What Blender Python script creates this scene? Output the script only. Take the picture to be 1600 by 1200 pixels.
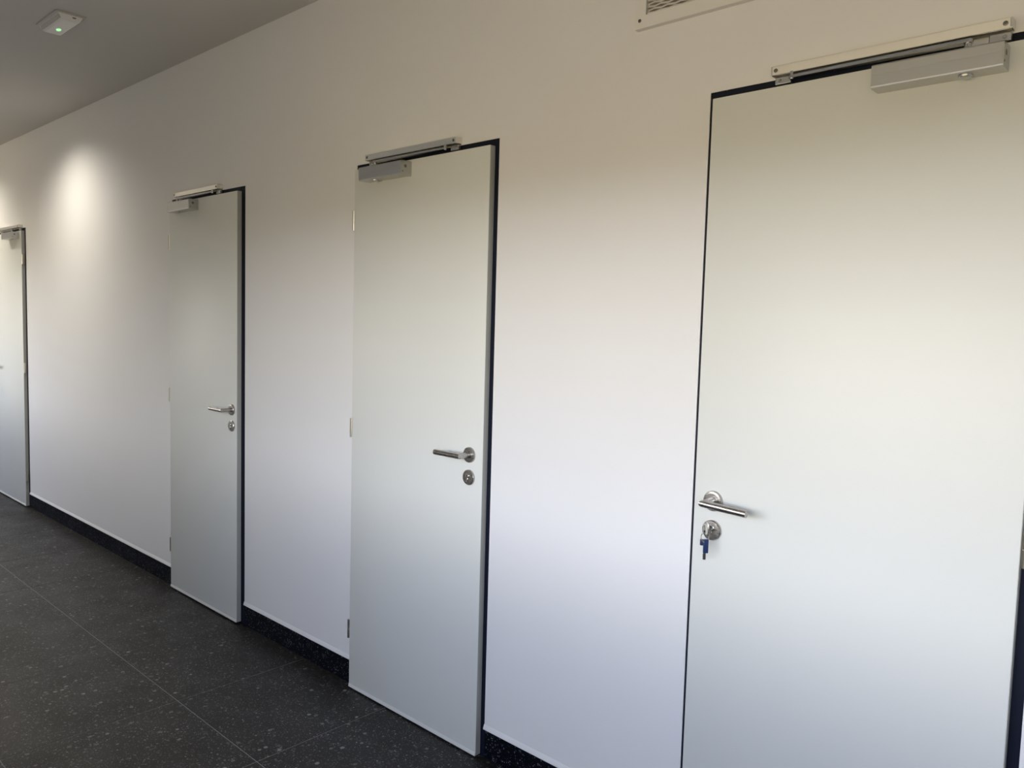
import bpy, bmesh, math, random
from mathutils import Vector, Matrix

random.seed(4)
scene = bpy.context.scene
for o in list(bpy.data.objects):
    bpy.data.objects.remove(o)
C = scene.collection

# ------------------------------------------------------------------ camera
F_PX, YAW, PITCH, ROLL = 1228.94, 0.7443, 0.0748, 0.0278
CAM = Vector((0.0, -1.9107, 1.5037))
fw = Vector((-math.sin(YAW) * math.cos(PITCH), math.cos(YAW) * math.cos(PITCH), -math.sin(PITCH)))
rt = Vector((math.cos(YAW), math.sin(YAW), 0.0))
up = rt.cross(fw)
r2 = math.cos(ROLL) * rt + math.sin(ROLL) * up
u2 = -math.sin(ROLL) * rt + math.cos(ROLL) * up
cam_data = bpy.data.cameras.new('camera')
cam = bpy.data.objects.new('camera', cam_data)
C.objects.link(cam)
cam_data.sensor_width = 36.0
cam_data.lens = F_PX / 1600 * 36.0
cam_data.clip_start = 0.02
m = Matrix((r2, u2, -fw)).transposed().to_4x4()
m.translation = CAM
cam.matrix_world = m
scene.camera = cam

# ------------------------------------------------------------------ colour management, sky
scene.view_settings.view_transform = 'Standard'
scene.view_settings.look = 'None'
scene.view_settings.gamma = 1.0
scene.view_settings.use_curve_mapping = False
scene.view_settings.exposure = 0.0

SKY_ZENITH = (0.32, 0.38, 0.54)
SKY_MID = (0.40, 0.455, 0.60)
SKY_HAZE = (1.03, 1.03, 1.05)
GROUND_FAR = (0.235, 0.188, 0.105)
GROUND_NEAR = (0.205, 0.155, 0.080)
SKY_STRENGTH = 11.0
LAMP_W = 80.0

world = bpy.data.worlds.new('daylight')
scene.world = world
world.use_nodes = True
wn, wl = world.node_tree.nodes, world.node_tree.links
wn.clear()
tc = wn.new('ShaderNodeTexCoord')
sep = wn.new('ShaderNodeSeparateXYZ')
mr = wn.new('ShaderNodeMapRange')
mr.inputs['From Min'].default_value = -1
mr.inputs['From Max'].default_value = 1
ramp = wn.new('ShaderNodeValToRGB')
bg = wn.new('ShaderNodeBackground')
out = wn.new('ShaderNodeOutputWorld')
wl.new(tc.outputs['Generated'], sep.inputs[0])
wl.new(sep.outputs['Z'], mr.inputs['Value'])
wl.new(mr.outputs[0], ramp.inputs['Fac'])
e = ramp.color_ramp.elements
e[0].position, e[0].color = 0.0, (*GROUND_NEAR, 1)
e[1].position, e[1].color = 1.0, (*SKY_ZENITH, 1)
for pos, col in ((0.515, GROUND_FAR), (0.54, SKY_HAZE), (0.575, SKY_HAZE), (0.64, SKY_MID)):
    q = e.new(pos)
    q.color = (*col, 1)
wl.new(ramp.outputs['Color'], bg.inputs['Color'])
bg.inputs['Strength'].default_value = SKY_STRENGTH
wl.new(bg.outputs[0], out.inputs[0])

# corridor dimensions
X0, X1 = -10.8, 2.2          # left and right ends
YR = -2.25                   # window wall
ZC = 2.8276                  # ceiling
ZB = 0.0930                  # top of the skirting
ZF = -0.0130                 # floor level (heights are measured from the nominal door foot)
WINDOWS = [(-10.4, -7.10, 0.98, 2.18), (-2.62, 1.3, 0.98, 2.17)]   # x0, x1, sill, head

for wx0, wx1, wz0, wz1 in WINDOWS:
    ld = bpy.data.lights.new('window_portal', 'AREA')
    ld.shape = 'RECTANGLE'
    ld.size, ld.size_y = wx1 - wx0, wz1 - wz0
    ld.cycles.is_portal = True
    lo = bpy.data.objects.new('window_portal', ld)
    lo.location = ((wx0 + wx1) / 2, YR - 0.06, (wz0 + wz1) / 2)
    lo.rotation_euler = (math.pi / 2, 0, 0)      # facing the door wall (+y)
    C.objects.link(lo)


# ------------------------------------------------------------------ materials
def mat(name, color, rough=0.5, metal=0.0, build=None, **kw):
    mt = bpy.data.materials.new(name)
    mt.use_nodes = True
    nt = mt.node_tree
    b = nt.nodes['Principled BSDF']
    b.inputs['Base Color'].default_value = (*color, 1)
    b.inputs['Roughness'].default_value = rough
    b.inputs['Metallic'].default_value = metal
    for k, v in kw.items():
        b.inputs[k].default_value = v
    if build:
        build(nt, b)
    return mt


def pos_node(nt, scale=(1, 1, 1)):
    g = nt.nodes.new('ShaderNodeNewGeometry')
    mp = nt.nodes.new('ShaderNodeMapping')
    mp.inputs['Scale'].default_value = scale
    nt.links.new(g.outputs['Position'], mp.inputs['Vector'])
    return mp.outputs[0]


def noise(nt, vec, scale, detail=4.0, rough=0.5):
    n = nt.nodes.new('ShaderNodeTexNoise')
    n.inputs['Scale'].default_value = scale
    n.inputs['Detail'].default_value = detail
    n.inputs['Roughness'].default_value = rough
    nt.links.new(vec, n.inputs['Vector'])
    return n.outputs['Fac']


def maprange(nt, val, a, b, c, d):
    r = nt.nodes.new('ShaderNodeMapRange')
    for k, v in (('From Min', a), ('From Max', b), ('To Min', c), ('To Max', d)):
        r.inputs[k].default_value = v
    nt.links.new(val, r.inputs['Value'])
    return r.outputs[0]


def mixcol(nt, fac, c1, c2):
    mx = nt.nodes.new('ShaderNodeMix')
    mx.data_type = 'RGBA'
    nt.links.new(fac, mx.inputs['Factor'])
    for sock, c in ((mx.inputs[6], c1), (mx.inputs[7], c2)):
        if isinstance(c, tuple):
            sock.default_value = (*c, 1)
        else:
            nt.links.new(c, sock)
    return mx.outputs[2]


def bump(nt, b, height, strength, dist):
    bp = nt.nodes.new('ShaderNodeBump')
    bp.inputs['Strength'].default_value = strength
    bp.inputs['Distance'].default_value = dist
    nt.links.new(height, bp.inputs['Height'])
    nt.links.new(bp.outputs[0], b.inputs['Normal'])


def plaster(c1, c2):
    def f(nt, b):
        v = pos_node(nt)
        n = noise(nt, v, 3.0, 6)
        nt.links.new(mixcol(nt, n, c1, c2), b.inputs['Base Color'])
        bump(nt, b, noise(nt, v, 140, 3), 0.12, 0.0015)
    return f


def terrazzo(base, base2, chip_lo, chip_hi, dens):
    """dark cement with pale stone chips of two sizes"""
    def f(nt, b):
        v = pos_node(nt)
        col = mixcol(nt, noise(nt, v, 9, 5), base, base2)
        warp = nt.nodes.new('ShaderNodeVectorMath')
        warp.operation = 'MULTIPLY_ADD'
        nz = nt.nodes.new('ShaderNodeTexNoise')
        nz.inputs['Scale'].default_value = 90
        nt.links.new(v, nz.inputs['Vector'])
        nt.links.new(nz.outputs['Color'], warp.inputs[0])
        warp.inputs[1].default_value = (0.006, 0.006, 0.006)
        nt.links.new(v, warp.inputs[2])
        for scale, keep, size in ((42, 0.80 + dens, 0.36), (95, 0.62 + dens, 0.36), (210, 0.55 + dens, 0.40)):
            vo = nt.nodes.new('ShaderNodeTexVoronoi')
            vo.inputs['Scale'].default_value = scale
            nt.links.new(warp.outputs[0], vo.inputs['Vector'])
            s = nt.nodes.new('ShaderNodeSeparateColor')
            nt.links.new(vo.outputs['Color'], s.inputs[0])
            inside = maprange(nt, vo.outputs['Distance'], size * 0.8, size, 1, 0)
            on = maprange(nt, s.outputs[0], keep, keep + 0.01, 0, 1)
            mul = nt.nodes.new('ShaderNodeMath')
            mul.operation = 'MULTIPLY'
            nt.links.new(inside, mul.inputs[0])
            nt.links.new(on, mul.inputs[1])
            pw = nt.nodes.new('ShaderNodeMath')
            pw.operation = 'POWER'
            nt.links.new(s.outputs[1], pw.inputs[0])
            pw.inputs[1].default_value = 2.5
            chip = mixcol(nt, pw.outputs[0], chip_lo, chip_hi)
            col = mixcol(nt, mul.outputs[0], col, chip)
        nt.links.new(col, b.inputs['Base Color'])
        nt.links.new(maprange(nt, noise(nt, v, 5, 4), 0.3, 0.7, b.inputs['Roughness'].default_value - 0.06,
                              b.inputs['Roughness'].default_value + 0.06), b.inputs['Roughness'])
    return f


def brushed(scale, amount):
    def f(nt, b):
        v = pos_node(nt, scale)
        r = b.inputs['Roughness'].default_value
        nt.links.new(maprange(nt, noise(nt, v, 40, 3), 0.3, 0.7, r - amount, r + amount), b.inputs['Roughness'])
    return f


M = {
    'wall': mat('white_wall_paint', (0.80, 0.79, 0.78), 0.75, build=plaster((0.795, 0.795, 0.79), (0.82, 0.82, 0.815))),
    'ceiling': mat('ceiling_paint', (0.63, 0.61, 0.58), 0.9, build=plaster((0.62, 0.60, 0.57), (0.65, 0.63, 0.60))),
    'leaf': mat('door_laminate', (0.74, 0.755, 0.72), 0.42,
                build=plaster((0.735, 0.755, 0.715), (0.75, 0.765, 0.73))),
    'edge': mat('door_edge_band', (0.70, 0.71, 0.68), 0.5),
    'edge_grey': mat('grey_edge_band', (0.40, 0.41, 0.39), 0.5),
    'frame': mat('dark_steel_frame', (0.004, 0.007, 0.019), 0.55, **{'Specular IOR Level': 0.2}),
    'steel': mat('satin_stainless', (0.46, 0.44, 0.42), 0.30, 1.0, build=brushed((1, 8, 8), 0.06)),
    'steel_bright': mat('polished_nickel', (0.70, 0.69, 0.66), 0.16, 1.0),
    'hinge': mat('hinge_steel', (0.62, 0.58, 0.50), 0.28, 1.0),
    'alu': mat('silver_aluminium', (0.80, 0.79, 0.755), 0.30, 0.95, build=brushed((1, 30, 30), 0.012)),
    'alu_body': mat('silver_enamel', (0.54, 0.545, 0.54), 0.30, 0.92),
    'dark_slot': mat('slot_shade', (0.015, 0.014, 0.013), 0.7),  # near-black colour painted in for the shade inside slots
    'floor': mat('dark_terrazzo', (0.03, 0.03, 0.03), 0.48,
                 build=terrazzo((0.005, 0.005, 0.0048), (0.008, 0.0078, 0.0072), (0.025, 0.025, 0.024), (0.24, 0.24, 0.23), 0.0), **{'Specular IOR Level': 0.42}),
    'skirting': mat('polished_black_terrazzo', (0.01, 0.01, 0.012), 0.42,
                    build=terrazzo((0.003, 0.0035, 0.006), (0.005, 0.006, 0.010), (0.02, 0.024, 0.032), (0.24, 0.26, 0.30), 0.15), **{'Specular IOR Level': 0.05}),
    'grout': mat('pale_grout', (0.26, 0.26, 0.25), 0.8),
    'grille': mat('white_grille_enamel', (0.80, 0.785, 0.76), 0.55),
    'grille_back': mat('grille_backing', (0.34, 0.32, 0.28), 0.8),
    'plastic': mat('white_plastic', (0.78, 0.78, 0.76), 0.4),
    'plastic_grey': mat('grey_plastic', (0.22, 0.21, 0.20), 0.6),
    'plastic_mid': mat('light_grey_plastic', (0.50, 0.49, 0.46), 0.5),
    'screw': mat('zinc_screw', (0.20, 0.20, 0.19), 0.4, 0.9),
    'blue': mat('blue_plastic', (0.018, 0.036, 0.115), 0.35),
    'navy': mat('navy_plastic', (0.015, 0.02, 0.07), 0.4),
    'window_frame': mat('anthracite_window_frame', (0.06, 0.065, 0.07), 0.45),
    'led': mat('green_led', (0.2, 1, 0.3), 0.4, **{'Emission Color': (0.30, 1.0, 0.34, 1), 'Emission Strength': 1.3}),
    'lamp': mat('lamp_diffuser', (1, 1, 1), 0.4, **{'Emission Color': (1.0, 0.90, 0.74, 1), 'Emission Strength': 6}),
}


# ------------------------------------------------------------------ mesh helpers
def box(bm, x0, x1, y0, y1, z0, z1, bev=0.0, seg=2):
    vs = bmesh.ops.create_cube(bm, size=1)['verts']
    for v in vs:
        v.co = Vector(((x0 + x1) / 2 + v.co.x * (x1 - x0), (y0 + y1) / 2 + v.co.y * (y1 - y0), (z0 + z1) / 2 + v.co.z * (z1 - z0)))
    if bev > 0:
        es = list({ed for v in vs for ed in v.link_edges})
        bmesh.ops.bevel(bm, geom=es, offset=bev, segments=seg, profile=0.5, affect='EDGES')
    return bm


def prism(bm, poly, x0, x1):
    """extrude a (y, z) outline along x"""
    a = [bm.verts.new((x0, y, z)) for y, z in poly]
    b = [bm.verts.new((x1, y, z)) for y, z in poly]
    n = len(poly)
    bm.faces.new(a)
    bm.faces.new(b[::-1])
    for i in range(n):
        bm.faces.new((a[i], b[i], b[(i + 1) % n], a[(i + 1) % n]))
    return bm


def lathe(bm, prof, origin, axis, n=28):
    """(radius, height) profile revolved about axis"""
    axis = Vector(axis).normalized()
    s = axis.orthogonal().normalized()
    t = axis.cross(s)
    rings = []
    for r, h in prof:
        c = Vector(origin) + axis * h
        if r < 1e-6:
            rings.append([bm.verts.new(c)])
        else:
            rings.append([bm.verts.new(c + (s * math.cos(2 * math.pi * k / n) + t * math.sin(2 * math.pi * k / n)) * r) for k in range(n)])
    for p, q in zip(rings, rings[1:]):
        for k in range(n):
            k2 = (k + 1) % n
            if len(p) == 1:
                bm.faces.new((p[0], q[k], q[k2]))
            elif len(q) == 1:
                bm.faces.new((p[k], q[0], p[k2]))
            else:
                bm.faces.new((p[k], q[k], q[k2], p[k2]))
    return bm


def tube(bm, pts, rads, n=20, cap=True):
    """round bar through the points; corners are mitred"""
    pts = [Vector(p) for p in pts]
    rings = []
    d0 = (pts[1] - pts[0]).normalized()
    ref = Vector((0, 0, 1)) if abs(d0.z) < 0.9 else Vector((1, 0, 0))
    for i, p in enumerate(pts):
        din = (p - pts[i - 1]).normalized() if i else (pts[1] - p).normalized()
        dout = (pts[i + 1] - p).normalized() if i < len(pts) - 1 else din
        nrm = (din + dout).normalized()
        s = din.cross(ref).normalized()
        t = s.cross(din).normalized()
        r = rads[i] if isinstance(rads, (list, tuple)) else rads
        ring = []
        for k in range(n):
            a = 2 * math.pi * k / n
            q = p + (s * math.cos(a) + t * math.sin(a)) * r
            k_ = (p - q).dot(nrm) / din.dot(nrm)
            ring.append(bm.verts.new(q + din * k_))
        rings.append(ring)
    for a, b in zip(rings, rings[1:]):
        best = min(range(n), key=lambda sft: sum((a[k].co - b[(k + sft) % n].co).length for k in range(0, n, 4)))
        for k in range(n):
            bm.faces.new((a[k], b[(k + best) % n], b[(k + 1 + best) % n], a[(k + 1) % n]))
    if cap:
        bm.faces.new(rings[0][::-1])
        bm.faces.new(rings[-1])
    return bm


def torus(bm, centre, axis, R, r, n=28, k=8):
    axis = Vector(axis).normalized()
    s = axis.orthogonal().normalized()
    t = axis.cross(s)
    rings = []
    for i in range(n):
        a = 2 * math.pi * i / n
        d = s * math.cos(a) + t * math.sin(a)
        rings.append([bm.verts.new(Vector(centre) + d * (R + r * math.cos(2 * math.pi * j / k)) + axis * r * math.sin(2 * math.pi * j / k)) for j in range(k)])
    for i in range(n):
        for j in range(k):
            bm.faces.new((rings[i][j], rings[(i + 1) % n][j], rings[(i + 1) % n][(j + 1) % k], rings[i][(j + 1) % k]))
    return bm


def obj(name, bm, material, parent=None, smooth=False, label=None):
    bmesh.ops.recalc_face_normals(bm, faces=bm.faces[:])
    me = bpy.data.meshes.new(name)
    bm.to_mesh(me)
    bm.free()
    me.materials.append(M[material])
    if smooth:
        for p in me.polygons:
            p.use_smooth = True
        me.set_sharp_from_angle(angle=math.radians(38))
    o = bpy.data.objects.new(name, me)
    C.objects.link(o)
    if parent is not None:
        o.parent = parent
    if label:
        o['label'] = label
    return o


def bmn():
    return bmesh.new()


def thing(name, loc, label=None, cat=None, group=None, kind=None):
    o = bpy.data.objects.new(name, None)
    o.empty_display_size = 0.1
    C.objects.link(o)
    o.location = loc
    tag(o, label, cat, group, kind)
    return o


def tag(o, label=None, cat=None, group=None, kind=None):
    for k, v in (('label', label), ('category', cat), ('group', group), ('kind', kind)):
        if v:
            o[k] = v
    return o


# ------------------------------------------------------------------ the four doors (numbers measured on the photograph)
# opening x0, x1, head height; leaf x0, x1; side of the hinges
DOORS = [
    dict(n=1, x0=-1.0740, x1=-0.2783, top=2.130, l0=-1.0555, l1=-0.3015, foot=-0.0040, hinge=1),
    dict(n=2, x0=-2.6300, x1=-1.8455, top=2.120, l0=-2.6130, l1=-1.8650, foot=-0.0065, hk=-1.9277, hinge=-1),
    dict(n=3, x0=-4.3000, x1=-3.5118, top=2.128, l0=-4.2850, l1=-3.5480, foot=-0.0020, hk=-3.5940, hinge=-1),
    dict(n=4, x0=-7.6028, x1=-6.8068, top=2.139, l0=-7.5850, l1=-6.8380, foot=-0.0040, hinge=1),
]
T = 0.0225        # how far a leaf stands proud of the wall

# ------------------------------------------------------------------ room shell
segs = []
edges = sorted([(d['x0'], d['x1'], d['top']) for d in DOORS])
xs = X0 - 0.2
bm = bmn()
WT = 0.22
for a, b, top in edges:
    segs.append((xs, a))
    box(bm, xs, a, 0, WT, ZB, ZC + 0.1)
    box(bm, a, b, 0, WT, top, ZC + 0.1)
    xs = b
segs.append((xs, X1 + 0.2))
box(bm, xs, X1 + 0.2, 0, WT, ZB, ZC + 0.1)
wall_front = tag(obj('wall_front', bm, 'wall'), 'white plastered wall holding the row of flush doors', 'wall', None, 'structure')

for a, b in segs:
    # drip bead: the plaster flares out where it stops above the skirting
    bm = bmn()
    prism(bm, [(0.001, ZB + 0.017), (-0.0008, ZB + 0.015), (-0.0055, ZB + 0.003), (-0.0055, ZB - 0.001), (0.001, ZB - 0.001)], a - 0.0015, b + 0.0015)
    obj('plaster_bead', bm, 'wall', wall_front)

TILE = 0.608
JX = -2.981       # one cross joint of the floor
JY = -0.5727      # first long joint
for i, (a, b) in enumerate(segs):
    base = thing('baseboard_front' if i == 0 else 'baseboard_front.%03d' % i, ((a + b) / 2, 0, 0), None, None, None, 'structure')
    tag(base, ['black terrazzo skirting left of the far left door', 'black terrazzo skirting between the far left door and the next door',
               'black terrazzo skirting between the two middle doors', 'black terrazzo skirting between the middle door and the nearest door',
               'black terrazzo skirting right of the nearest door'][i], 'skirting')
    k = math.floor((a - JX) / TILE)
    cuts = [a] + [JX + TILE * j for j in range(k, k + 30) if a + 0.02 < JX + TILE * j < b - 0.02] + [b]
    for c0, c1 in zip(cuts, cuts[1:]):
        bm = bmn()
        box(bm, c0 + 0.0006, c1 - 0.0006, 0.002, 0.10, ZF, ZB - 0.0015, 0.001, 1)
        for v in bm.verts:
            v.co -= base.location
        obj('skirting_tile', bm, 'skirting', base)

bm = bmn()
box(bm, X0 - 0.2, X1 + 0.2, YR - 0.3, 0.30, ZF - 0.15, ZF - 0.0009)
floor = tag(obj('floor', bm, 'grout'), 'dark terrazzo tile floor with thin pale joints', 'floor', None, 'structure')
rows = [(0.0, JY)] + [(JY - TILE * j, JY - TILE * (j + 1)) for j in range(3)]
shared = {}
for ri, (ya, yb) in enumerate(rows):
    for j in range(-14, 10):
        xa = JX + TILE * j
        xb = xa + TILE
        if xb < X0 or xa > X1:
            continue
        if ri == 0:
            ya = 0.02
        key = round(ya - yb, 4)
        if key not in shared:
            bm = bmn()
            box(bm, 0.0014, TILE - 0.0014, 0.0014, ya - yb - 0.0014, -0.012, 0.0, 0.0006, 1)
            o = obj('floor_tile', bm, 'floor', floor)
            shared[key] = o.data
        else:
            o = bpy.data.objects.new('floor_tile', shared[key])
            C.objects.link(o)
            o.parent = floor
        o.location = (xa, yb, ZF)

tag(obj('ceiling', box(bmn(), X0 - 0.2, X1 + 0.2, YR - 0.3, 0.0, ZC, ZC + 0.2), 'ceiling'), 'plain matt ceiling over the corridor', 'ceiling', None, 'structure')
tag(obj('wall_left', box(bmn(), X0 - 0.2, X0, YR, 0.0, ZF, ZC), 'wall'), 'white end wall of the corridor, far left', 'wall', None, 'structure')
tag(obj('wall_right', box(bmn(), X1, X1 + 0.2, YR, 0.0, ZF, ZC), 'wall'), 'white end wall of the corridor, right', 'wall', None, 'structure')
bm = bmn()
xs = X0 - 0.2
for wx0, wx1, wz0, wz1 in WINDOWS:
    box(bm, xs, wx0, YR - 0.55, YR, ZF, ZC)
    box(bm, wx0, wx1, YR - 0.55, YR, ZF, wz0)
    box(bm, wx0, wx1, YR - 0.55, YR, wz1, ZC)
    xs = wx1
box(bm, xs, X1 + 0.2, YR - 0.55, YR, ZF, ZC)
tag(obj('wall_rear', bm, 'wall'), 'white window wall facing the doors', 'wall', None, 'structure')
for i, (wx0, wx1, wz0, wz1) in enumerate(WINDOWS):
    w = thing('window_%d' % (i + 1), ((wx0 + wx1) / 2, YR - 0.1, wz0),
              ['strip window facing the far left door', 'strip window facing the three nearer doors'][i], 'window', None, 'structure')
    L = -w.location
    bm = bmn()
    for q in ((wx0, wx1, wz0, wz0 + 0.05), (wx0, wx1, wz1 - 0.05, wz1), (wx0, wx0 + 0.05, wz0, wz1), (wx1 - 0.05, wx1, wz0, wz1)):
        box(bm, q[0], q[1], YR - 0.13, YR - 0.07, q[2], q[3], 0.004, 1)
    bmesh.ops.translate(bm, verts=bm.verts[:], vec=L)
    obj('window_frame', bm, 'window_frame', w)
    for k in (1, 2):
        x = wx0 + (wx1 - wx0) * k / 3
        bm = box(bmn(), x - 0.03, x + 0.03, YR - 0.13, YR - 0.07, wz0 + 0.05, wz1 - 0.05, 0.004, 1)
        bmesh.ops.translate(bm, verts=bm.verts[:], vec=L)
        obj('mullion', bm, 'window_frame', w)
    bm = box(bmn(), wx0, wx1, YR - 0.07, YR + 0.03, wz0 - 0.02, wz0 + 0.004, 0.003, 1)
    bmesh.ops.translate(bm, verts=bm.verts[:], vec=L)
    obj('window_sill', bm, 'plastic', w)


# ------------------------------------------------------------------ doors
def door_lever(parent, x, z, s, off, droop=0.0):
    """round rose and mitred round bar lever; s = direction of the grip along x"""
    def sh(bm):
        bmesh.ops.translate(bm, verts=bm.verts[:], vec=off)
        return bm
    root = obj('door_handle', sh(lathe(bmn(), [(0, 0), (0.0270, 0), (0.0270, 0.0065), (0.0255, 0.0085), (0.0200, 0.0092), (0.0196, 0.0085), (0.0128, 0.0085), (0.0122, 0.0120), (0, 0.0120)],
                                         (x, -T, z), (0, -1, 0), 36)), 'steel', parent, True, 'satin steel lever handle')
    bm = tube(bmn(), [(x, -T - 0.006, z), (x, -0.0775, z), (x + s * 0.120, -0.0775, z - droop)], 0.0096, 24)
    obj('lever', sh(bm), 'steel', root, True)
    return root


def lock_rose(parent, x, z, off):
    def sh(bm):
        bmesh.ops.translate(bm, verts=bm.verts[:], vec=off)
        return bm
    root = obj('lock_rose', sh(lathe(bmn(), [(0, 0), (0.0270, 0), (0.0270, 0.0060), (0.0250, 0.0085), (0.0150, 0.0092), (0, 0.0092)],
                                       (x, -T, z), (0, -1, 0), 36)), 'steel', parent, True, 'round satin steel lock rose')
    bm = lathe(bmn(), [(0, 0), (0.0085, 0), (0.0085, 0.0035), (0.0078, 0.0042), (0, 0.0042)], (x, -T - 0.0088, z + 0.006), (0, -1, 0), 24)
    box(bm, x - 0.0048, x + 0.0048, -T - 0.0125, -T - 0.0088, z - 0.016, z + 0.004, 0.001, 1)
    obj('lock_cylinder', sh(bm), 'steel_bright', root, True)
    bm = box(bmn(), x - 0.0011, x + 0.0011, -T - 0.0134, -T - 0.0125, z + 0.001, z + 0.011)
    obj('keyhole', sh(bm), 'dark_slot', root)
    return root


def make_door(d):
    off = Vector((-(d['x0'] + d['x1']) / 2, 0, 0))
    root = thing('door_%d' % d['n'], -off, d['label'], 'door', None, 'structure')

    def sh(bm):
        bmesh.ops.translate(bm, verts=bm.verts[:], vec=off)
        return bm
    x0, x1, top, l0, l1 = d['x0'], d['x1'], d['top'], d['l0'], d['l1']
    # steel frame: two jambs and a head
    fwid = 0.045
    for a, b in ((x0, x0 + fwid), (x1 - fwid, x1)):
        obj('door_jamb', sh(box(bmn(), a, b, 0.0015, 0.16, ZF, top, 0.0015, 1)), 'frame', root)
    obj('door_head', sh(box(bmn(), x0 + fwid, x1 - fwid, 0.0015, 0.16, top - fwid, top, 0.0015, 1)), 'frame', root)
    ltop = top - 0.0235
    fz = d['foot']
    leaf = obj('door_leaf', sh(box(bmn(), l0 + 0.001, l1 - 0.001, -T, 0.0008, d['foot'], ltop, 0.0012, 2)), 'leaf', root, True)
    for a, b in ((l0, l0 + 0.001), (l1 - 0.001, l1)):
        obj('edge_strip', sh(box(bmn(), a, b, -T + 0.0012, 0.0008, d['foot'] + 0.0005, ltop - 0.001)), 'edge_grey', leaf, False, 'grey edge strip of the door leaf')
    # solid core behind the rebate, closing the opening
    obj('door_core', sh(box(bmn(), x0 + fwid + 0.0005, x1 - fwid - 0.0005, 0.0008, 0.040, ZF + 0.0005, top - fwid - 0.0005)), 'frame', leaf)
    # slightly flared strip along the foot of the leaf
    obj('bottom_strip', sh(prism(bmn(), [(-T + 0.001, fz + 0.0130), (-T - 0.0004, fz + 0.0123), (-T - 0.0026, fz + 0.0030), (-T - 0.0026, fz - 0.0002), (-T + 0.001, fz - 0.0002)], l0 + 0.0008, l1 - 0.0008)),
        'edge', leaf)
    # hinges: two-knuckle barrels
    hx = l1 + 0.0095 if d['hinge'] > 0 else l0 - 0.0095
    for zc in (1.900, 1.071, 0.234):
        bm = tube(bmn(), [(hx, -0.0165, zc - 0.0385), (hx, -0.0165, zc - 0.001)], 0.0072, 14)
        tube(bm, [(hx, -0.0165, zc + 0.001), (hx, -0.0165, zc + 0.0385)], 0.0072, 14)
        tube(bm, [(hx, -0.0165, zc - 0.001), (hx, -0.0165, zc + 0.001)], 0.0055, 14)
        a, b = (l1 - 0.0005, hx + 0.004) if d['hinge'] > 0 else (hx - 0.004, l0 + 0.0005)
        box(bm, a, b, -0.0105, -0.0085, zc - 0.037, zc + 0.037)
        obj('hinge', sh(bm), 'hinge', root, True, 'steel barrel hinge')
    hxk = d['hk'] if d['hinge'] < 0 else -0.9980 if d['n'] == 1 else l0 + 0.0620
    door_lever(root, hxk, 1.0525, -1 if d['hinge'] < 0 else 1, off, 0.006 if d['n'] == 1 else 0.0)
    lock_rose(root, hxk, 0.9735, off)
    return root


DOORS[0]['label'] = 'nearest flush white door with keys in its lock, at right'
DOORS[1]['label'] = 'white flush door in the middle with a grey closer and a left-pointing lever'
DOORS[2]['label'] = 'narrow looking white flush door, second from left, with a pale closer'
DOORS[3]['label'] = 'white flush door farthest away, cut off by the left edge of the picture'
for d in DOORS:
    make_door(d)


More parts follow.
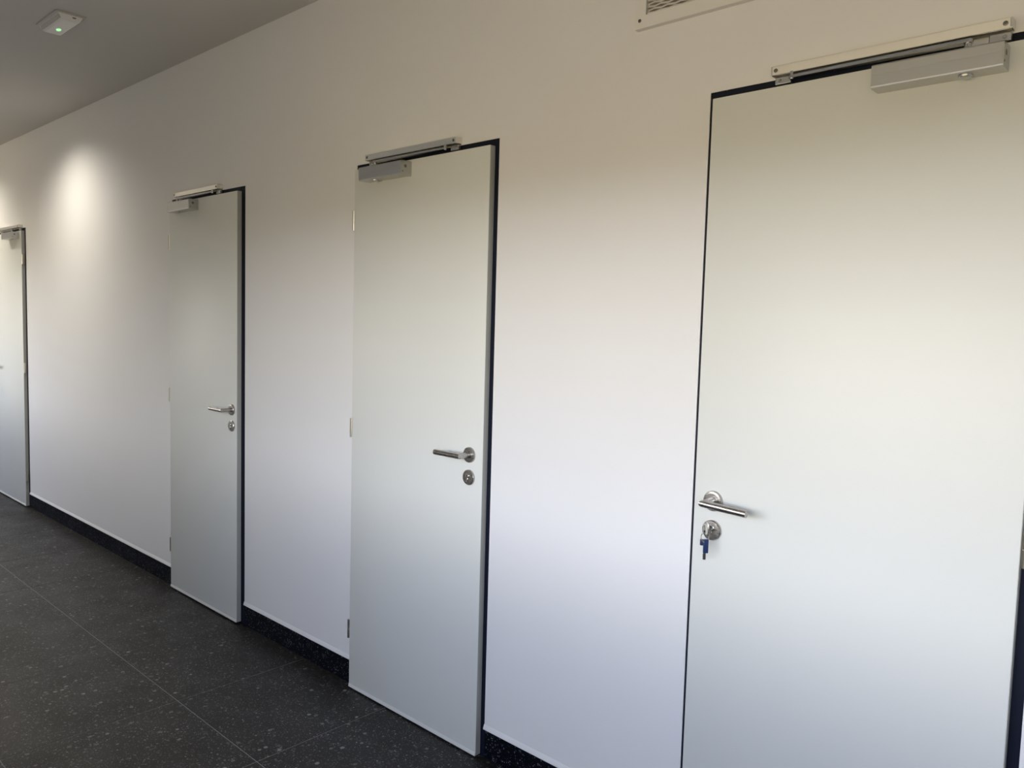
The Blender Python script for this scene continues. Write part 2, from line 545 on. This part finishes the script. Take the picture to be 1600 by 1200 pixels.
# ------------------------------------------------------------------ door closers
def make_closer(d, c):
    """slide-rail closer: body on the leaf, rail on the wall, arm between; s = side of the spindle"""
    s = d['hinge']
    xb0, xb1, xt0, xt1 = c['body'][0], c['body'][1], c['rail'][0], c['rail'][1]
    top = d['top']
    org = Vector(((xb0 + xb1) / 2, -T, top - 0.083))
    root = thing('door_closer', org, c['label'], 'door closer', 'slide rail door closers')

    def sh(bm):
        bmesh.ops.translate(bm, verts=bm.verts[:], vec=-org)
        return bm
    z0, z1 = top - 0.083, top - 0.0325
    yf, yb = -T - 0.0515, -T
    zm = z0 + 0.029
    prof = [(yb, z0), (yf + 0.005, z0), (yf + 0.002, z0 + 0.0015), (yf + 0.0010, z0 + 0.004), (yf + 0.0002, zm - 0.0004), (yf, zm), (yf - 0.0008, z1 - 0.004), (yf + 0.001, z1 - 0.0012), (yf + 0.004, z1), (yb, z1)]
    obj('closer_body', sh(prism(bmn(), prof, xb0 + 0.002, xb1 - 0.002)), 'alu_body', root)
    for xe, sg in ((xb0, 1), (xb1, -1)):
        bm = bmn()
        ins = [(y + (0.0008 if y < -0.05 else 0), z) for y, z in prof]
        prism(bm, ins, xe, xe + sg * 0.002)
        e_ = obj('end_cap', sh(bm), 'alu_body', root)
        bm = lathe(bmn(), [(0, 0), (0.0060, 0), (0.0060, 0.0006), (0.0042, 0.0008), (0, 0.0004)], (xe, yf + 0.022, z1 - 0.019), (-sg, 0, 0), 18)
        obj('valve_screw', sh(bm), 'screw', e_, True)
        bm = lathe(bmn(), [(0, 0), (0.0026, 0), (0.0026, 0.0006), (0, 0.0006)], (xe, yf + 0.010, z0 + 0.012), (-sg, 0, 0), 12)
        obj('valve_screw', sh(bm), 'screw', e_, True)
    sx = (xb1 - 0.072) if s > 0 else (xb0 + 0.072)
    sy = -T - 0.026
    obj('spindle_cap', sh(lathe(bmn(), [(0, 0), (0.0135, 0), (0.0135, 0.003), (0.0120, 0.0050), (0.006, 0.0056), (0, 0.0050)], (sx, sy, z0), (0, 0, -1), 24)), 'alu_body', root, True)
    # rail
    zr0, zr1 = top + 0.0025, top + 0.0240
    bm = bmn()
    yr = -0.0300
    prism(bm, [(0, zr1), (yr + 0.0012, zr1), (yr, zr1 - 0.0012), (yr + 0.0018, zr0 + 0.0010), (yr + 0.0026, zr0), (yr + 0.0050, zr0), (yr + 0.0050, zr0 + 0.012), (-0.0030, zr0 + 0.012), (-0.0030, zr0), (0, zr0)],
          xt0 + 0.004, xt1 - 0.004)
    rail = obj('slide_rail', sh(bm), 'alu', root)
    obj('rail_slot_shade', sh(box(bmn(), xt0 + 0.02, xt1 - 0.02, yr + 0.0051, -0.0031, zr0 + 0.0060, zr0 + 0.0119)), 'dark_slot', rail)  # dark strip standing in for the shade up inside the rail
    for xe, sg in ((xt0, 1), (xt1, -1)):
        obj('rail_end', sh(box(bmn(), min(xe, xe + sg * 0.004), max(xe, xe + sg * 0.004), yr, 0, zr0, zr1, 0.0014, 2)), 'alu', rail)
        obj('rail_screw', sh(lathe(bmn(), [(0, 0), (0.0050, 0), (0.0050, 0.0005), (0.0042, 0.0008), (0.0012, 0.0008), (0.0010, 0.0002), (0, 0.0002)],
                                   (xe + sg * 0.0125, yr + 0.0002, (zr0 + zr1) / 2), (0, -1, 0), 16)), 'screw', rail, True)
        a, b = xe + sg * 0.004, xe + sg * 0.044
        tabo = obj('mounting_tab', sh(box(bmn(), min(a, b), max(a, b), -0.0125, 0, zr0 - 0.0185, zr0 - 0.0005, 0.0015, 2)), 'alu_body', root)
        obj('tab_screw', sh(lathe(bmn(), [(0, 0), (0.0040, 0), (0.0030, 0.0012), (0, 0.0012)], (xe + sg * 0.016, -0.0125, zr0 - 0.010), (0, -1, 0), 14)), 'steel_bright', tabo, True)
    if c.get('plate'):
        obj('bracket_plate', sh(box(bmn(), sx - 0.004, xt1 - 0.045, -0.0060, 0, top - 0.0150, zr0 - 0.0005, 0.001, 1)), 'alu', root)
    # arm from the spindle to the slider in the rail
    sl = xt0 + 0.052 if s > 0 else xt1 - 0.058
    za, zb_ = top - 0.0150, top - 0.0080
    bm = bmn()
    y_a, y_b = sy, -0.0250
    dirv = Vector((sl - sx, y_b - y_a, 0)).normalized()
    side = Vector((-dirv.y, dirv.x, 0)) * 0.0070
    p0, p1 = Vector((sx, y_a, za)), Vector((sl, y_b, zb_))
    n = 9
    outl = []
    for k in range(n):
        a = math.pi / 2 + math.pi * k / (n - 1)
        outl.append(p0 + dirv * math.cos(a) * 0.0105 + side.normalized() * math.sin(a) * 0.0105)
    for k in range(n):
        a = -math.pi / 2 + math.pi * k / (n - 1)
        outl.append(p1 + dirv * math.cos(a) * 0.0070 + side.normalized() * math.sin(a) * 0.0070)
    lo = [bm.verts.new(v + Vector((0, 0, -0.0034))) for v in outl]
    hi = [bm.verts.new(v + Vector((0, 0, 0.0034))) for v in outl]
    bm.faces.new(lo)
    bm.faces.new(hi[::-1])
    for k in range(len(outl)):
        bm.faces.new((lo[k], lo[(k + 1) % len(outl)], hi[(k + 1) % len(outl)], hi[k]))
    arm = obj('closer_arm', sh(bm), 'steel_bright', root, True, 'bright steel arm')
    obj('spindle', sh(lathe(bmn(), [(0.0070, 0), (0.0070, za - z1 - 0.003), (0.0095, za - z1 - 0.002), (0.0095, za - z1 + 0.0050), (0.007, za - z1 + 0.0062), (0, za - z1 + 0.0062)], (sx, sy, z1 - 0.001), (0, 0, 1), 22)), 'steel_bright', arm, True)
    obj('slider', sh(lathe(bmn(), [(0, -0.006), (0.0048, -0.006), (0.0052, 0), (0.0052, 0.013), (0, 0.013)], (sl, y_b, zb_), (0, 0, 1), 16)), 'steel_bright', arm, True)
    return root


CLOSERS = [
    dict(body=(-0.6400, -0.3860), rail=(-0.8950, -0.3835), plate=True, label='silver door closer over the door with the keys, screw at each rail end'),
    dict(body=(-2.5210, -2.2675), rail=(-2.5400, -2.0265), label='grey door closer over the middle door, its round screw showing on the right end'),
    dict(body=(-4.1990, -3.9450), rail=(-4.2180, -3.7330), label='pale door closer over the second door from left, bright rail above it'),
    dict(body=(-7.1480, -6.8950), rail=(-7.4000, -6.8850), label='small grey door closer farthest away, at the left edge of the picture'),
]
for d, c in zip(DOORS, CLOSERS):
    make_closer(d, c)

# ------------------------------------------------------------------ keys hanging in the lock of the nearest door
kx, kz = -0.9980, 0.9795
org = Vector((kx, -T - 0.013, kz))
keys = thing('key_bunch', org, 'bunch of keys with a blue capped key hanging from the lock', 'keys')


def shk(bm):
    bmesh.ops.translate(bm, verts=bm.verts[:], vec=-org)
    return bm


# key in the lock: shank and round bow turned a little from upright
bm = box(bmn(), kx - 0.0011, kx + 0.0011, -T - 0.034, -T - 0.0137, kz - 0.0040, kz + 0.0040, 0.0004, 1)
lk = obj('lock_key', shk(bm), 'steel_bright', keys, False, 'bright key in the lock')
bc = Vector((kx + 0.0005, -T - 0.0330, kz + 0.0030))
bm = lathe(bmn(), [(0, -0.0046), (0.0070, -0.0044), (0.0120, -0.0030), (0.0146, 0), (0.0120, 0.0030), (0.0070, 0.0044), (0, 0.0046)], bc, (1, 0, 0.12), 30)
for v in bm.verts:
    v.co.z = bc.z + (v.co.z - bc.z) * 1.12
obj('key_bow', shk(bm), 'steel_bright', lk, True)
rc = Vector((kx + 0.0010, -T - 0.0400, kz - 0.0190))
obj('key_ring', shk(torus(bmn(), rc, (0.55, -0.25, 0.1), 0.0125, 0.0011)), 'steel_bright', keys, True)
# second key hangs from the ring: blue head, small navy tag beside it, steel blade below
hx, hy, hz = kx + 0.0040, -T - 0.0390, kz - 0.0270
bm = box(bmn(), -0.0072, 0.0072, -0.0026, 0.0026, -0.034, 0.004, 0.0024, 3)
bmesh.ops.rotate(bm, verts=bm.verts[:], cent=(0, 0, 0), matrix=Matrix.Rotation(math.radians(48), 3, 'Z'))
bmesh.ops.translate(bm, verts=bm.verts[:], vec=(hx, hy, hz))
bk = obj('hanging_key', shk(bm), 'blue', keys, True, 'blue plastic key head')
bm = box(bmn(), -0.0044, 0.0034, -0.0010, 0.0010, -0.052, -0.030, 0.0005, 1)
for k in range(3):
    box(bm, -0.0056, -0.0040, -0.0009, 0.0009, -0.049 + 0.005 * k, -0.0465 + 0.005 * k)
bmesh.ops.rotate(bm, verts=bm.verts[:], cent=(0, 0, 0), matrix=Matrix.Rotation(math.radians(48), 3, 'Z'))
bmesh.ops.translate(bm, verts=bm.verts[:], vec=(hx - 0.0025, hy, hz))
obj('key_blade', shk(bm), 'steel_bright', bk)
bm = box(bmn(), -0.0050, 0.0050, -0.0020, 0.0020, -0.013, 0.004, 0.0012, 2)
bmesh.ops.rotate(bm, verts=bm.verts[:], cent=(0, 0, 0), matrix=Matrix.Rotation(math.radians(20), 3, 'Z'))
bmesh.ops.translate(bm, verts=bm.verts[:], vec=(hx - 0.0095, hy - 0.004, hz - 0.001))
obj('key_tag', shk(bm), 'navy', keys, True, 'small navy tag')

# ------------------------------------------------------------------ ventilation grille over the nearest door
gx0, gx1, gz0, gz1 = -1.3115, -0.72, 2.3392, 2.660
gd, gb = 0.0180, 0.0345          # plate depth, border width
org = Vector(((gx0 + gx1) / 2, 0, gz0))
gr = thing('vent_grille', org, 'white expanded metal vent grille at the top of the wall', 'vent')


def shg(bm):
    bmesh.ops.translate(bm, verts=bm.verts[:], vec=-org)
    return bm


bm = bmn()
for q in ((gx0, gx1, gz0, gz0 + gb), (gx0, gx1, gz1 - gb, gz1), (gx0, gx0 + gb, gz0 + gb, gz1 - gb), (gx1 - gb, gx1, gz0 + gb, gz1 - gb)):
    box(bm, q[0], q[1], -gd, 0, q[2], q[3])
obj('grille_frame', shg(bm), 'grille', gr)
obj('backing', shg(box(bmn(), gx0 + gb, gx1 - gb, -0.0015, 0, gz0 + gb, gz1 - gb)), 'grille_back', gr)
# expanded mesh: tilted zigzag strands meeting at staggered knuckles
bm = bmn()
W, H = 0.043, 0.0170
ix0, ix1, iz0, iz1 = gx0 + gb + 0.003, gx1 - gb, gz0 + gb, gz1 - gb
nrow = int((iz1 - iz0) / (H / 2)) + 1
ncol = int((ix1 - ix0) / (W / 2)) + 1
for r in range(nrow):
    zc = iz0 + r * H / 2 + 0.004
    for k in range(ncol):
        xa, xb = ix0 + k * W / 2, min(ix0 + (k + 1) * W / 2, ix1)
        if (k + r) % 2:
            za, zb = zc - 0.0017, zc + 0.0017
        else:
            za, zb = zc + 0.0017, zc - 0.0017
        za, zb = max(za, iz0 + 0.0032), max(zb, iz0 + 0.0032)
        if max(za, zb) + 0.003 > iz1:
            continue
        h, dy = 0.0035, 0.0050
        vs = []
        for x, z in ((xa, za), (xb, zb)):
            vs.append([bm.verts.new((x, -0.0125 + dy * 0.5, z + h)), bm.verts.new((x, -0.0125 - dy * 0.5, z - h)), bm.verts.new((x, -0.0115 - dy * 0.5, z - h)), bm.verts.new((x, -0.0115 + dy * 0.5, z + h))])
        a, b = vs
        for i in range(4):
            bm.faces.new((a[i], a[(i + 1) % 4], b[(i + 1) % 4], b[i]))
mesh_o = obj('grille_mesh', shg(bm), 'grille', gr)
mesh_o['kind'] = 'stuff'
for sx, sz in ((gx0 + 0.0155, gz0 + 0.022), (gx1 - 0.0155, gz0 + 0.022), (gx0 + 0.0155, gz1 - 0.022), (gx1 - 0.0155, gz1 - 0.022)):
    obj('screw', shg(lathe(bmn(), [(0, 0), (0.0052, 0), (0.0046, 0.0016), (0.0022, 0.0022), (0.0018, 0.0010), (0, 0.0010)], (sx, -gd, sz), (0, -1, 0), 14)), 'screw', gr, True)

# ------------------------------------------------------------------ emergency light on the ceiling
org = Vector((-4.045, -0.617, ZC))
el = thing('emergency_light', org, 'white ceiling unit with a glowing green light', 'light fixture')


def she(bm):
    bmesh.ops.translate(bm, verts=bm.verts[:], vec=-org)
    return bm


obj('base_plate', she(box(bmn(), -4.178, -3.905, -0.682, -0.556, ZC - 0.007, ZC, 0.003, 2)), 'plastic_mid', el)
bm = bmn()
pts = []
for x0_, x1_, y0_, y1_, z_ in ((-4.172, -3.912, -0.668, -0.570, ZC - 0.007), (-4.168, -3.920, -0.656, -0.580, ZC - 0.026), (-4.160, -3.928, -0.648, -0.586, ZC - 0.031)):
    pts.append([bm.verts.new(p) for p in ((x0_, y0_, z_), (x1_, y0_, z_), (x1_, y1_, z_), (x0_, y1_, z_))])
for a, b in zip(pts, pts[1:]):
    for i in range(4):
        bm.faces.new((a[i], a[(i + 1) % 4], b[(i + 1) % 4], b[i]))
bm.faces.new(pts[-1])
bm.faces.new(pts[0])
obj('housing', she(bm), 'plastic', el)
obj('side_shade', she(prism(bmn(), [(-0.6675, ZC - 0.0085), (-0.6592, ZC - 0.0240), (-0.650, ZC - 0.0240), (-0.650, ZC - 0.0085)], -4.165, -3.922)), 'plastic_mid', el)  # grey strip along the housing, its colour stands in for the shaded side
obj('release_catch', she(box(bmn(), -3.919, -3.9115, -0.612, -0.598, ZC - 0.018, ZC - 0.013, 0.001, 1)), 'plastic_grey', el)
bm = lathe(bmn(), [(0, 0), (0.014, 0), (0.011, 0.003), (0, 0.004)], (0, 0, 0), (0, 0, -1), 18)
for v in bm.verts:
    v.co.x *= 1.25
    v.co.y *= 0.62
bmesh.ops.translate(bm, verts=bm.verts[:], vec=(-4.080, -0.617, ZC - 0.031))
obj('green_lamp', she(bm), 'led', el, True, 'glowing green lamp')

# ------------------------------------------------------------------ recessed lamps that throw scallops on the far wall (just out of frame)
for lx, lab in ((-5.72, 'round ceiling downlight close to the wall, right of the far left door'), (-7.75, 'round ceiling downlight close to the wall, over the far left door')):
    org = Vector((lx, -0.56, ZC))
    dl = thing('recessed_downlight', org, lab, 'light fixture', 'ceiling downlights')
    obj('trim_ring', lathe(bmn(), [(0.048, 0.004), (0.050, 0.006), (0.066, 0.003), (0.068, 0), (0.048, 0), (0.048, 0.004)], (0, 0, 0), (0, 0, -1), 30), 'plastic', dl, True)
    obj('diffuser', lathe(bmn(), [(0, 0.0015), (0.048, 0.0015), (0.048, 0.0005), (0, 0.0005)], (0, 0, 0), (0, 0, -1), 30), 'lamp', dl)
    sp = bpy.data.lights.new('downlight_beam', 'SPOT')
    sp.energy = LAMP_W
    sp.color = (1.0, 0.92, 0.80)
    sp.spot_size = math.radians(148)
    sp.spot_blend = 1.0
    sp.shadow_soft_size = 0.04
    so = bpy.data.objects.new('downlight_beam', sp)
    so.location = (org.x, org.y, ZC - 0.012)
    C.objects.link(so)
